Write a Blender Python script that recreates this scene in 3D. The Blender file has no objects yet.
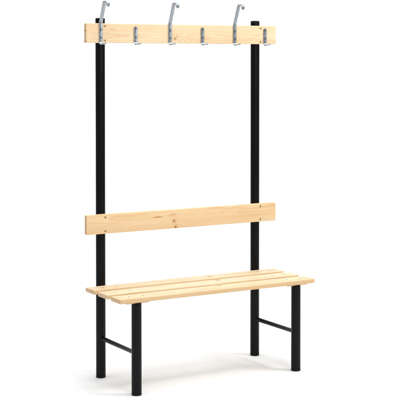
import bpy, bmesh, math
from mathutils import Vector, Matrix

sc = bpy.context.scene
col = sc.collection

# ------------------------------------------------------------------ sizes (metres)
W, D, H, R = 0.895, 0.3746, 1.75, 0.0236          # post spacing, leg spacing, post height, tube radius
OVER = 0.0984                                     # plank overhang past the posts
LEN, XC = W + 2 * OVER, W / 2
PLANK_T, PLANK_W = 0.0265, 0.0945                 # rail and backrest boards
RAIL_TOP, BACK_TOP = 1.7238, 0.8021
YF = -R - PLANK_T                                 # front face of rail and backrest
SEAT_Z, SLAT_T, SLAT_W, GAP, SEAT_Y = 0.4542, 0.0205, 0.1026, 0.033, -0.0295

# ------------------------------------------------------------------ node helper
class Graph:
    def __init__(self, name):
        self.m = bpy.data.materials.new(name)
        self.m.use_nodes = True
        self.t = self.m.node_tree
        self.t.nodes.clear()
        self.out = self.t.nodes.new('ShaderNodeOutputMaterial')
        self.p = self.t.nodes.new('ShaderNodeBsdfPrincipled')
        self.t.links.new(self.p.outputs[0], self.out.inputs[0])
    def n(self, kind, **kw):
        nd = self.t.nodes.new(kind)
        for k, v in kw.items():
            setattr(nd, k, v)
        return nd
    def put(self, sock, v):
        if isinstance(v, bpy.types.NodeSocket):
            self.t.links.new(v, sock)
        else:
            sock.default_value = v
    def math(self, op, a, b=0.0, c=0.0, clamp=False):
        nd = self.n('ShaderNodeMath', operation=op, use_clamp=clamp)
        for i, v in enumerate((a, b, c)):
            self.put(nd.inputs[i], v)
        return nd.outputs[0]
    def noise(self, vec, scale, detail=3.0, rough=0.5):
        nd = self.n('ShaderNodeTexNoise')
        self.put(nd.inputs['Vector'], vec)
        nd.inputs['Scale'].default_value = scale
        nd.inputs['Detail'].default_value = detail
        nd.inputs['Roughness'].default_value = rough
        return nd.outputs[0]
    def comb(self, x, y, z):
        nd = self.n('ShaderNodeCombineXYZ')
        for i, v in enumerate((x, y, z)):
            self.put(nd.inputs[i], v)
        return nd.outputs[0]
    def rng(self, v, a, b, c=0.0, d=1.0, smooth=False):
        nd = self.n('ShaderNodeMapRange', clamp=True)
        if smooth:
            nd.interpolation_type = 'SMOOTHSTEP'
        self.put(nd.inputs[0], v)
        for i, x in enumerate((a, b, c, d)):
            nd.inputs[i + 1].default_value = x
        return nd.outputs[0]
    def mix(self, f, a, b, blend='MIX'):
        nd = self.n('ShaderNodeMix', data_type='RGBA', blend_type=blend)
        self.put(nd.inputs[0], f)
        self.put(nd.inputs[6], a)
        self.put(nd.inputs[7], b)
        return nd.outputs[2]
    def ramp(self, f, stops):
        nd = self.n('ShaderNodeValToRGB')
        el = nd.color_ramp.elements
        while len(el) < len(stops):
            el.new(0.5)
        for e, (p, c) in zip(el, stops):
            e.position, e.color = p, c
        self.put(nd.inputs[0], f)
        return nd.outputs[0]

def rgb(r, g, b):
    return (r, g, b, 1.0)

# ------------------------------------------------------------------ materials
def pine(name, seed, heart, knots=(), flecks=(), pale=0.0, edge=0.0, wander=0.055, grain=0.74):
    """Lacquered pine in the board's own coordinates: x along the grain, y across, z through.
    heart = (y, z) of the growth-ring centre in metres; knots = (x, y, radius, strength);
    flecks = (x, y, half length, half width, strength): resin streaks and short cracks."""
    g = Graph(name)
    tc = g.n('ShaderNodeTexCoord')
    sep = g.n('ShaderNodeSeparateXYZ')
    g.put(sep.inputs[0], tc.outputs['Object'])
    x, y, z = sep.outputs
    # slow wander of the pith along the board
    wob = g.comb(g.math('MULTIPLY_ADD', x, 1.3, seed * 7.31), g.math('MULTIPLY', y, 5.0), g.math('MULTIPLY', z, 5.0))
    w1 = g.math('SUBTRACT', g.noise(wob, 1.0, 2.0), 0.5)
    w2 = g.math('SUBTRACT', g.noise(g.comb(g.math('MULTIPLY_ADD', x, 6.0, seed * 3.7), g.math('MULTIPLY', y, 24.0), g.math('MULTIPLY', z, 24.0)), 1.0, 3.0), 0.5)
    yy = g.math('SUBTRACT', y, heart[0])
    zz = g.math('SUBTRACT', z, heart[1])
    r = g.math('SQRT', g.math('ADD', g.math('MULTIPLY', yy, yy), g.math('MULTIPLY', zz, zz)))
    r = g.math('MULTIPLY_ADD', w1, wander, r)
    r = g.math('MULTIPLY_ADD', w2, 0.010, r)
    knot_dark = None
    halo = None
    for (kx, ky, kr, ks) in knots:
        dx = g.math('MULTIPLY', g.math('SUBTRACT', x, kx), 0.42)
        dy = g.math('SUBTRACT', y, ky)
        d2 = g.math('ADD', g.math('MULTIPLY', dx, dx), g.math('MULTIPLY', dy, dy))
        # grain bends around the knot
        bend = g.math('MULTIPLY', g.math('POWER', 2.718, g.math('MULTIPLY', d2, -1.0 / (2 * (kr * 3.2) ** 2))), kr * 1.9)
        r = g.math('ADD', r, bend)
        dxx = g.math('MULTIPLY', dx, 2.0)
        dk = g.math('SQRT', g.math('ADD', g.math('MULTIPLY', dxx, dxx), g.math('MULTIPLY', dy, dy)))
        dk = g.math('MULTIPLY_ADD', w2, kr * 0.9, dk)
        core = g.math('MULTIPLY', g.rng(dk, kr * 0.35, kr * 1.05, 1.0, 0.0, True), ks)
        hal = g.math('MULTIPLY', g.rng(dk, kr * 0.8, kr * 3.6, 1.0, 0.0, True), 0.55 * ks)
        knot_dark = core if knot_dark is None else g.math('MAXIMUM', knot_dark, core)
        halo = hal if halo is None else g.math('MAXIMUM', halo, hal)
    # uneven ring widths
    q = g.math('MULTIPLY', r, 1.0 / 0.0043)
    q = g.math('MULTIPLY_ADD', g.math('SINE', g.math('MULTIPLY', q, 0.37)), 0.55, q)
    fr = g.math('FRACT', q)
    late = g.math('MULTIPLY', g.rng(fr, 0.25, 0.90, 0.0, 1.0, True), g.rng(fr, 0.93, 1.0, 1.0, 0.0, True))
    amp = g.noise(g.comb(g.math('MULTIPLY_ADD', x, 2.0, seed), g.math('MULTIPLY', r, 70.0), 0.0), 1.0, 2.0)
    late = g.math('MULTIPLY', late, g.rng(amp, 0.25, 0.75, 0.25, 1.0))
    fib = g.noise(g.comb(g.math('MULTIPLY_ADD', x, 9.0, seed), g.math('MULTIPLY', y, 950.0), g.math('MULTIPLY', z, 950.0)), 1.0, 2.0, 0.6)
    tone = g.noise(g.comb(g.math('MULTIPLY_ADD', x, 2.2, seed * 5.1), g.math('MULTIPLY', y, 16.0), g.math('MULTIPLY', z, 16.0)), 1.0, 2.0)
    early = g.mix(g.rng(tone, 0.3, 0.7), rgb(0.80, 0.600 + 0.045 * pale, 0.375 + 0.07 * pale), rgb(0.745, 0.510 + 0.060 * pale, 0.270 + 0.10 * pale))
    lat = g.mix(g.rng(tone, 0.3, 0.7), rgb(0.66, 0.405 + 0.05 * pale, 0.195 + 0.06 * pale), rgb(0.58, 0.335 + 0.06 * pale, 0.150 + 0.06 * pale))
    c = g.mix(g.math('MULTIPLY', late, grain), early, lat)
    c = g.mix(g.rng(fib, 0.35, 0.75, 0.0, 0.16), c, rgb(0.50, 0.29, 0.13))
    if halo is not None:
        c = g.mix(halo, c, rgb(0.56, 0.27, 0.085))
        c = g.mix(knot_dark, c, rgb(0.13, 0.05, 0.018))
    for (fx, fy, hl, hw, fs) in flecks:
        dx = g.math('DIVIDE', g.math('SUBTRACT', x, fx), hl)
        bow = g.math('MULTIPLY', g.math('MULTIPLY', dx, dx), hw * 0.9)
        dy = g.math('DIVIDE', g.math('ADD', g.math('SUBTRACT', y, fy), bow), hw)
        d = g.math('SQRT', g.math('ADD', g.math('MULTIPLY', dx, dx), g.math('MULTIPLY', dy, dy)))
        d = g.math('MULTIPLY_ADD', w2, 0.8, d)
        c = g.mix(g.math('MULTIPLY', g.rng(d, 0.15, 1.0, 1.0, 0.0, True), fs), c, rgb(0.38, 0.17, 0.05))
    # sawn end grain soaks up more lacquer: darker and redder
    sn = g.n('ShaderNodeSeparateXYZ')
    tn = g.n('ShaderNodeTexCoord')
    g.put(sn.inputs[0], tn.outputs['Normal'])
    endf = g.rng(g.math('ABSOLUTE', sn.outputs[0]), 0.55, 0.9)
    if edge:      # the narrow planed edges are tinted a deeper orange-brown
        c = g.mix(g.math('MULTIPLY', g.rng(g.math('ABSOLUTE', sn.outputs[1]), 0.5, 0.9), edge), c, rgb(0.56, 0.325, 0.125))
    pores = g.noise(tc.outputs['Object'], 420.0, 2.0)
    endc = g.mix(g.rng(pores, 0.4, 0.75, 0.2, 0.55), c, rgb(0.60, 0.29, 0.115))
    c = g.mix(g.math('MULTIPLY', endf, 0.75), c, endc)
    g.put(g.p.inputs['Base Color'], c)
    rough = g.rng(fib, 0.3, 0.8, 0.50, 0.66)
    g.put(g.p.inputs['Roughness'], rough)
    g.p.inputs['Specular IOR Level'].default_value = 0.16
    bp = g.n('ShaderNodeBump')
    bp.inputs['Strength'].default_value = 0.22
    bp.inputs['Distance'].default_value = 0.0004
    g.put(bp.inputs['Height'], g.math('MULTIPLY_ADD', late, 0.8, fib))
    g.put(g.p.inputs['Normal'], bp.outputs[0])
    return g.m

def powder_coat():
    g = Graph('black_powder_coat')
    tc = g.n('ShaderNodeTexCoord')
    f = g.noise(tc.outputs['Object'], 900.0, 2.0, 0.6)
    s = g.noise(tc.outputs['Object'], 7.0, 3.0)
    g.put(g.p.inputs['Base Color'], g.mix(s, rgb(0.0022, 0.0022, 0.0026), rgb(0.0042, 0.0042, 0.0046)))
    g.put(g.p.inputs['Roughness'], g.rng(s, 0.3, 0.7, 0.20, 0.28))
    g.p.inputs['Specular IOR Level'].default_value = 0.14
    bp = g.n('ShaderNodeBump')
    bp.inputs['Strength'].default_value = 0.10
    bp.inputs['Distance'].default_value = 0.0003
    g.put(bp.inputs['Height'], f)
    g.put(g.p.inputs['Normal'], bp.outputs[0])
    return g.m

def black_plastic():
    g = Graph('black_plastic')
    tc = g.n('ShaderNodeTexCoord')
    s = g.noise(tc.outputs['Object'], 300.0, 3.0)
    g.put(g.p.inputs['Base Color'], g.mix(s, rgb(0.004, 0.004, 0.004), rgb(0.010, 0.010, 0.010)))
    g.put(g.p.inputs['Roughness'], g.rng(s, 0.3, 0.7, 0.40, 0.55))
    g.p.inputs['Specular IOR Level'].default_value = 0.16
    return g.m

def zinc(name, a, b, rough):
    g = Graph(name)
    tc = g.n('ShaderNodeTexCoord')
    v = g.n('ShaderNodeTexVoronoi')
    g.put(v.inputs['Vector'], tc.outputs['Object'])
    v.inputs['Scale'].default_value = 160.0
    s = g.noise(tc.outputs['Object'], 60.0, 4.0)
    f = g.math('MULTIPLY_ADD', v.outputs['Distance'], 0.35, s)
    g.put(g.p.inputs['Base Color'], g.mix(g.rng(f, 0.35, 0.95), a, b))
    g.p.inputs['Metallic'].default_value = 1.0
    g.put(g.p.inputs['Roughness'], g.rng(s, 0.3, 0.7, rough - 0.06, rough + 0.08))
    bp = g.n('ShaderNodeBump')
    bp.inputs['Strength'].default_value = 0.12
    bp.inputs['Distance'].default_value = 0.0004
    g.put(bp.inputs['Height'], s)
    g.put(g.p.inputs['Normal'], bp.outputs[0])
    return g.m

def paper():
    g = Graph('white_backdrop')
    tc = g.n('ShaderNodeTexCoord')
    s = g.noise(tc.outputs['Object'], 1.7, 3.0)
    f = g.noise(tc.outputs['Object'], 300.0, 2.0)
    g.put(g.p.inputs['Base Color'], g.mix(s, rgb(0.885, 0.885, 0.885), rgb(0.90, 0.90, 0.90)))
    g.p.inputs['Roughness'].default_value = 0.85
    g.p.inputs['Specular IOR Level'].default_value = 0.1
    bp = g.n('ShaderNodeBump')
    bp.inputs['Strength'].default_value = 0.05
    bp.inputs['Distance'].default_value = 0.0005
    g.put(bp.inputs['Height'], f)
    g.put(g.p.inputs['Normal'], bp.outputs[0])
    return g.m

BLACK = powder_coat()
PLASTIC = black_plastic()
ZINC = zinc('zinc_plated_steel', rgb(0.25, 0.272, 0.29), rgb(0.44, 0.465, 0.485), 0.36)
SCREW_DARK = zinc('dark_screw_steel', rgb(0.07, 0.075, 0.085), rgb(0.13, 0.135, 0.145), 0.45)
BRASS = zinc('yellow_zinc_steel', rgb(0.30, 0.235, 0.11), rgb(0.46, 0.37, 0.19), 0.36)
STEEL = zinc('dull_screw_steel', rgb(0.17, 0.155, 0.135), rgb(0.28, 0.26, 0.23), 0.36)

# ------------------------------------------------------------------ mesh helpers
def link(name, bm, mat, parent=None, loc=(0, 0, 0), rot=(0, 0, 0), sharp=35):
    bmesh.ops.recalc_face_normals(bm, faces=bm.faces[:])
    me = bpy.data.meshes.new(name)
    bm.to_mesh(me)
    bm.free()
    me.materials.append(mat)
    for p in me.polygons:
        p.use_smooth = True
    me.set_sharp_from_angle(angle=math.radians(sharp))
    o = bpy.data.objects.new(name, me)
    col.objects.link(o)
    o.location, o.rotation_euler = loc, rot
    if parent:
        o.parent = parent
    return o

def copy_of(o, loc, parent, rot=None):
    c = o.copy()
    col.objects.link(c)
    c.parent = parent
    c.location = loc
    if rot is not None:
        c.rotation_euler = rot
    return c

def lathe(profile, seg=48):
    """profile = [(radius, z)...] turned round z."""
    bm = bmesh.new()
    rings = []
    for r, z in profile:
        if r < 1e-6:
            rings.append([bm.verts.new((0, 0, z))])
        else:
            rings.append([bm.verts.new((r * math.cos(2 * math.pi * k / seg), r * math.sin(2 * math.pi * k / seg), z)) for k in range(seg)])
    for a, b in zip(rings, rings[1:]):
        for k in range(seg):
            j = (k + 1) % seg
            if len(a) == 1 and len(b) == 1:
                continue
            if len(a) == 1:
                bm.faces.new((a[0], b[k], b[j]))
            elif len(b) == 1:
                bm.faces.new((a[k], a[j], b[0]))
            else:
                bm.faces.new((a[k], a[j], b[j], b[k]))
    return bm

def board(lx, ly, lz, plan=0.006, edge=0.003):
    """Planed board centred on the origin: corners eased in plan, then all round."""
    bm = bmesh.new()
    bmesh.ops.create_cube(bm, size=1.0)
    bmesh.ops.scale(bm, vec=(lx, ly, lz), verts=bm.verts[:])
    up = [e for e in bm.edges if abs((e.verts[0].co - e.verts[1].co).z) > lz * 0.9]
    bmesh.ops.bevel(bm, geom=up, offset=plan, segments=5, affect='EDGES', profile=0.5)
    rim = [e for e in bm.edges if abs(e.verts[0].co.z - e.verts[1].co.z) < 1e-6 and
           any(abs(f.normal.z) > 0.9 for f in e.link_faces) and any(abs(f.normal.z) < 0.1 for f in e.link_faces)]
    bmesh.ops.bevel(bm, geom=rim, offset=edge, segments=4, affect='EDGES', profile=0.5)
    return bm

def screw_mesh(radius, height, slot=True):
    """Pan head on the xy plane, top along +z, with a cross recess pressed into it."""
    bm = bmesh.new()
    nr, na = 14, 48
    def top(x, y):
        r = math.hypot(x, y) / radius
        z = height * math.sqrt(max(0.0, 1 - 0.92 * r * r))
        if slot:
            a, b = abs(x) / radius, abs(y) / radius
            w, l = 0.14, 0.58
            if (a < w and b < l) or (b < w and a < l):
                z -= height * 0.75 * (1 - max(a, b) * 0.9)
        return z
    rings = [[bm.verts.new((0, 0, top(0, 0)))]]
    for i in range(1, nr + 1):
        rr = radius * i / nr
        rings.append([bm.verts.new((rr * math.cos(2 * math.pi * k / na), rr * math.sin(2 * math.pi * k / na),
                                    top(rr * math.cos(2 * math.pi * k / na), rr * math.sin(2 * math.pi * k / na)))) for k in range(na)])
    rings.append([bm.verts.new((radius * math.cos(2 * math.pi * k / na), radius * math.sin(2 * math.pi * k / na), -height * 0.6)) for k in range(na)])
    for k in range(na):
        bm.faces.new((rings[0][0], rings[1][k], rings[1][(k + 1) % na]))
    for a, b in zip(rings[1:], rings[2:]):
        for k in range(na):
            j = (k + 1) % na
            bm.faces.new((a[k], a[j], b[j], b[k]))
    return bm

def strip(path, half, thick, groove=0.0005):
    """Bent flat steel: path = [(forward, up, half-width factor)...] in the yz plane, forward = -y.
    Cross-section has rounded edges and a shallow pressed groove down its middle."""
    sec = [(-1.0, 0.0), (-0.97, 0.5), (-0.85, 0.5), (-0.55, 0.5), (-0.42, 0.5 - groove / thick), (0, 0.5 - groove / thick * 1.1),
           (0.42, 0.5 - groove / thick), (0.55, 0.5), (0.85, 0.5), (0.97, 0.5), (1.0, 0.0),
           (0.97, -0.5), (0.5, -0.5), (-0.5, -0.5), (-0.97, -0.5)]
    bm = bmesh.new()
    n = len(path)
    rings = []
    for i, (f, u, wf) in enumerate(path):
        f0, u0, _ = path[max(0, i - 1)]
        f1, u1, _ = path[min(n - 1, i + 1)]
        t = Vector((f1 - f0, u1 - u0)).normalized()
        nf, nu = -t.y, t.x                                   # left of travel
        rings.append([bm.verts.new((a * half * wf, -(f + nf * b * thick), u + nu * b * thick)) for a, b in sec])
    m = len(sec)
    for a, b in zip(rings, rings[1:]):
        for k in range(m):
            j = (k + 1) % m
            bm.faces.new((a[k], a[j], b[j], b[k]))
    bm.faces.new(rings[0])
    bm.faces.new(rings[-1][::-1])
    return bm

def arc(cf, cu, r, a0, a1, n):
    return [(cf + r * math.cos(math.radians(a0 + (a1 - a0) * i / n)), cu + r * math.sin(math.radians(a0 + (a1 - a0) * i / n))) for i in range(n + 1)]

def rounded(path2, half, head=True, tail=True):
    """Adds a half-width factor that rounds both ends off in plan, resampling the end spans."""
    pts = [Vector(p) for p in path2]
    # resample evenly at 1 mm
    d = [0.0]
    for a, b in zip(pts, pts[1:]):
        d.append(d[-1] + (b - a).length)
    L = d[-1]
    N = max(8, int(L / 0.001))
    out = []
    k = 0
    for i in range(N + 1):
        # finer towards the ends
        s = L * i / N
        while k < len(d) - 2 and d[k + 1] < s:
            k += 1
        t = 0 if d[k + 1] == d[k] else (s - d[k]) / (d[k + 1] - d[k])
        p = pts[k].lerp(pts[k + 1], min(1, max(0, t)))
        w = 1.0
        if head and s < half:
            w = min(w, math.sqrt(max(0.0, 1 - ((half - s) / half) ** 2)))
        if tail and L - s < half:
            w = min(w, math.sqrt(max(0.0, 1 - ((half - (L - s)) / half) ** 2)))
        out.append((p.x, p.y, max(w, 0.12)))
    return out

# ------------------------------------------------------------------ the bench
bench = bpy.data.objects.new('bench', None)
col.objects.link(bench)
bench.location = (0, 0, 0)
bench['label'] = 'pine slatted changing room bench on black steel tubes with backrest, coat rail and zinc hooks'
bench['category'] = 'bench'

# uprights and front legs
def tube(z0, z1):
    return lathe([(R - 0.0025, z0), (R - 0.0006, z0), (R, z0 + 0.0006), (R, z1 - 0.0006), (R - 0.0006, z1), (R - 0.0025, z1)], 64)

FOOT = 0.011
cap0 = foot0 = None
for X in (0.0, W):
    up = link('post', tube(FOOT, H - 0.005), BLACK, bench, (X, 0, 0))
    if cap0 is None:
        cap0 = link('end_cap', lathe([(R - 0.003, -0.004), (R - 0.0002, -0.0035), (R + 0.0004, -0.0025), (R + 0.0002, 0.001), (R - 0.0022, 0.0044), (R - 0.007, 0.0058), (0, 0.0062)], 64),
                    PLASTIC, up, (0, 0, H - 0.0045))
        foot0 = link('foot_cap', lathe([(0, 0.0), (R - 0.003, 0.0), (R - 0.0006, 0.0012), (R + 0.0002, 0.004), (R + 0.0002, 0.0104), (R - 0.0012, 0.0110), (R - 0.003, 0.0116)], 64),
                     PLASTIC, up, (0, 0, 0))
    else:
        copy_of(cap0, (0, 0, H - 0.0045), up)
        copy_of(foot0, (0, 0, 0), up)
BAT_T = 0.008
UNDER = SEAT_Z - SLAT_T
for X in (0.0, W):
    leg = link('front_leg', tube(FOOT, UNDER - BAT_T - 0.0005), BLACK, bench, (X, -D, 0))
    copy_of(foot0, (0, 0, 0), leg)
    # cross tube between the post and the leg, notched and welded: a small fillet at both ends
    r = 0.0106
    bm = lathe([(r + 0.0035, 0.0), (r + 0.0022, 0.0012), (r + 0.0006, 0.0034), (r, 0.006), (r, D - 2 * R + 0.004 - 0.006), (r + 0.0006, D - 2 * R + 0.004 - 0.0034), (r + 0.0022, D - 2 * R + 0.004 - 0.0012), (r + 0.0035, D - 2 * R + 0.004)], 40)
    link('stretcher', bm, BLACK, bench, (X, -R + 0.002, 0.1935), (math.pi / 2, 0, 0))

# seat slats on two battens
slat_screw = screw_mesh(0.0046, 0.0012)
seat_specs = [
    # seed, heart, knots, flecks   (board coordinates: x from the middle, y across with + to the rear)
    (11.0, (-0.02, -0.050), [(0.124, 0.005, 0.0070, 0.95), (-0.30, -0.03, 0.004, 0.5)], [(0.30, 0.012, 0.11, 0.006, 0.5), (0.41, -0.02, 0.06, 0.005, 0.55), (-0.12, 0.02, 0.12, 0.004, 0.35)]),
    (23.0, (0.035, -0.035), [(0.107, 0.033, 0.0080, 1.0), (0.36, -0.02, 0.005, 0.65)], [(0.22, 0.02, 0.11, 0.007, 0.5), (0.02, 0.022, 0.07, 0.006, 0.4), (-0.25, 0.01, 0.14, 0.004, 0.35)]),
    (37.0, (0.010, -0.060), [(0.033, 0.032, 0.0065, 0.95)], [(-0.1, -0.02, 0.14, 0.005, 0.35), (0.36, 0.02, 0.09, 0.005, 0.45), (-0.32, 0.015, 0.08, 0.005, 0.3)]),
]
sc0 = None
for i, (seed, heart, kn, fl) in enumerate(seat_specs):
    yc = SEAT_Y - SLAT_W / 2 - i * (SLAT_W + GAP)
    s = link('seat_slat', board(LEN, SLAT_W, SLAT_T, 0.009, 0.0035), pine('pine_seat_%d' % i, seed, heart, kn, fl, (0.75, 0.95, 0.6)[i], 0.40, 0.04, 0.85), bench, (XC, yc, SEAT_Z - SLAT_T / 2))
    for X in (0.0, W):
        for dx in (-0.036, 0.037):
            loc = (X + dx + 0.010 * (1 if X == 0 else 0) - XC, 0.001 * (i - 1), SLAT_T / 2 - 0.0002)
            if sc0 is None:
                sc0 = link('screw', slat_screw, STEEL, s, loc)
            else:
                copy_of(sc0, loc, s, (0, 0, 0.7 * i + dx * 20 + X))
for k, X in enumerate((0.0, W)):
    y1, y0 = -R - 0.0045, -D - R + 0.014
    link('seat_batten', board(y1 - y0, 0.120, BAT_T - 0.0004, 0.004, 0.002), pine('pine_batten_%d' % k, 51.0 + k * 9, (0.02, -0.05)), bench,
         (X + 0.004, (y0 + y1) / 2, UNDER - BAT_T / 2), (0, 0, math.pi / 2))

# backrest and coat rail, boards turned upright (board y -> up, board z -> towards the viewer)
UP = (math.pi / 2, 0, 0)
head = screw_mesh(0.0056, 0.0022)
back = link('backrest', board(LEN, PLANK_W, PLANK_T - 0.0003, 0.005, 0.0035),
            pine('pine_backrest', 5.0, (0.030, -0.050), [(0.383 - XC, -0.0100, 0.0056, 1.0), (0.391 - XC, -0.0405, 0.0052, 0.95)],
                 [(0.290 - XC, 0.016, 0.044, 0.0058, 0.85), (0.375 - XC, 0.022, 0.045, 0.016, 0.30), (0.20 - XC, -0.02, 0.10, 0.003, 0.2)], 0.0, 0.0, 0.028, 0.70),
            bench, (XC, YF + PLANK_T / 2, BACK_TOP - PLANK_W / 2), UP)
rail = link('coat_rail', board(LEN, PLANK_W, PLANK_T - 0.0003, 0.005, 0.0035),
            pine('pine_rail', 77.0, (-0.018, -0.056), [(0.3885 - XC, -0.024, 0.0050, 0.75)],
                 [(0.040 - XC, 0.020, 0.030, 0.0022, 0.55), (0.872 - XC, -0.003, 0.030, 0.0016, 0.6), (0.972 - XC, -0.010, 0.008, 0.0030, 0.4),
                  (0.398 - XC, -0.012, 0.012, 0.006, 0.4), (-OVER - XC + 0.001, 0.012, 0.003, 0.006, 0.8), (-OVER - XC + 0.001, -0.040, 0.003, 0.006, 0.8)], 0.6, 0.0, 0.036, 0.55),
            bench, (XC, YF + PLANK_T / 2, RAIL_TOP - PLANK_W / 2), UP)
b0 = None
for par, dz in ((back, 0.0335), (rail, 0.0350)):
    for X in (0.0, W):
        for s in (1, -1):
            loc = (X + 0.001 - XC, s * dz, PLANK_T / 2 - 0.0002)
            if b0 is None:
                b0 = link('screw', head, BRASS, par, loc)
            else:
                copy_of(b0, loc, par, (0, 0, 0.9 * s + X * 1.7 + dz * 30))

# hooks: bent zinc strip; profile in (forward, up) from the hook's origin = rail front face, rail mid height
TH, HW = 0.0036, 0.0097
bot = -PLANK_W / 2 - 0.0005
c0 = TH / 2
def lip():
    # down the rail, round under it and up again to the tip
    p = arc(c0 + 0.0150, bot + 0.008, 0.0150, 180, 282, 16)
    p += [(c0 + 0.0330, bot - 0.0045)] + arc(c0 + 0.0340, bot + 0.0075, 0.0120, 275, 335, 6)
    return p
short_path = [(c0, 0.0345)] + [(c0, 0.0), ] + lip()
arm_top = 0.150
long_path = [(c0 + 0.0770, arm_top - 0.0260), (c0 + 0.0770, arm_top - 0.0105)]
long_path += arc(c0 + 0.0670, arm_top - 0.0100, 0.0100, 0, 88, 8)
long_path += arc(c0 + 0.0475, arm_top - 0.0100, 0.0100, 90, 164, 8)
long_path += [(c0 + 0.0015, 0.056)] + arc(c0 + 0.018, 0.046, 0.018, 162, 180, 3) + [(c0, 0.0)] + lip()

def hook_screw(par, z):
    global hs0
    loc = (0, -TH - 0.0002 + 0.0006, z)
    if hs0 is None:
        hs0 = link('screw', screw_mesh(0.0048, 0.0017), SCREW_DARK, par, loc, (math.pi / 2, 0, 0))
    else:
        copy_of(hs0, loc, par, (math.pi / 2, 0.6 * z * 50, 0))
hs0 = None

ZM = RAIL_TOP - PLANK_W / 2
short0 = long0 = None
for i, X in enumerate((-0.0218, 0.1669, 0.3591, 0.5459, 0.7373, 0.9223)):
    if i % 2 == 0:
        if long0 is None:
            long0 = h = link('hat_hook', strip(rounded(long_path, HW), HW, TH), ZINC, bench, (X, YF - 0.0002, ZM))
        else:
            h = copy_of(long0, (X, YF - 0.0002, ZM), bench)
        h.rotation_euler.z = (0.010, -0.014, 0.006)[i // 2]
        h['label'] = 'tall zinc hook rising above the rail with a lip at its foot'
        zs = (0.016, -0.022)
    else:
        if short0 is None:
            short0 = h = link('coat_hook', strip(rounded(short_path, HW), HW, TH), ZINC, bench, (X, YF - 0.0002, ZM))
        else:
            h = copy_of(short0, (X, YF - 0.0002, ZM), bench)
        h.rotation_euler.z = (-0.008, 0.012, -0.03)[i // 2]
        h['label'] = 'short zinc hook lying against the rail'
        zs = (0.024, -0.018)
    for z in zs:
        hook_screw(h, z)

# ------------------------------------------------------------------ white seamless backdrop
YAW = 0.5341
CAM = Vector((-2.6677, -5.4606, 1.5486))
fw = Vector((math.sin(YAW), math.cos(YAW), 0))
sd = Vector((math.cos(YAW), -math.sin(YAW), 0))
def sweep():
    prof = [(-10.0, 0.0), (-4.0, 0.0)] + [(-4 + 0.5 * i, 0.0) for i in range(1, 14)]
    r = 1.6
    prof += [(2.5 + r * math.sin(math.radians(a)), r - r * math.cos(math.radians(a))) for a in range(6, 91, 6)]
    prof += [(2.5 + r, r + 0.5 * i) for i in range(1, 10)]
    bm = bmesh.new()
    rows = []
    for f, z in prof:
        rows.append([bm.verts.new(tuple(fw * f + sd * s + Vector((0.45, -0.2, z)))) for s in (-9, -5, -2, 0, 2, 5, 9)])
    for a, b in zip(rows, rows[1:]):
        for k in range(6):
            bm.faces.new((a[k], a[k + 1], b[k + 1], b[k]))
    return bm
fl = link('floor', sweep(), paper(), None)
fl['kind'] = 'structure'
fl['category'] = 'floor'
fl['label'] = 'white seamless studio floor curving up into the backdrop'

# ------------------------------------------------------------------ light: a studio
w = bpy.data.worlds.new('World')
sc.world = w
w.use_nodes = True
bg = w.node_tree.nodes['Background']
bg.inputs[0].default_value = (0.90, 0.955, 1.0, 1)
bg.inputs[1].default_value = 0.46

def softbox(name, loc, target, sx, sy, power, colour=(1, 1, 1), spread=180):
    l = bpy.data.lights.new(name, 'AREA')
    l.shape = 'RECTANGLE'
    l.size, l.size_y, l.energy, l.color = sx, sy, power, colour
    l.spread = math.radians(spread)
    o = bpy.data.objects.new(name, l)
    col.objects.link(o)
    o.location = loc
    o.rotation_euler = (Vector(target) - Vector(loc)).to_track_quat('-Z', 'Y').to_euler()
    return o

softbox('overhead_softbox', (-0.10, -0.30, 4.4), (-0.1, -0.2, 0), 3.6, 3.2, 128)
softbox('key_softbox', (2.45, -1.85, 3.75), (0.45, -0.2, 0.4), 0.85, 0.85, 62)
softbox('front_softbox', (0.1, -5.2, 2.9), (0.45, -0.1, 1.1), 2.2, 2.6, 92)
back = Vector((0.45, -0.2, 0)) + fw * 2.2
softbox('backdrop_softbox', tuple(back - fw * 0.6 + Vector((0, 0, 6.0))), tuple(back + fw * 1.7 + Vector((0, 0, 1.6))), 7.0, 0.9, 100, spread=70)

# ------------------------------------------------------------------ camera
cd = bpy.data.cameras.new('Camera')
cam = bpy.data.objects.new('Camera', cd)
col.objects.link(cam)
cam.location = CAM
cam.rotation_euler = (math.pi / 2 - 0.0266, 0.0, -YAW)
cd.sensor_width = 36.0
cd.lens = 36.0 * 1249.3 / 400.0
cd.shift_y = (93.0 - 200.0) / 400.0
cd.clip_start, cd.clip_end = 0.1, 200.0
sc.camera = cam

sc.view_settings.view_transform = 'Standard'
sc.view_settings.look = 'None'
sc.view_settings.exposure = 0.0
sc.view_settings.gamma = 1.0
sc.render.film_transparent = False
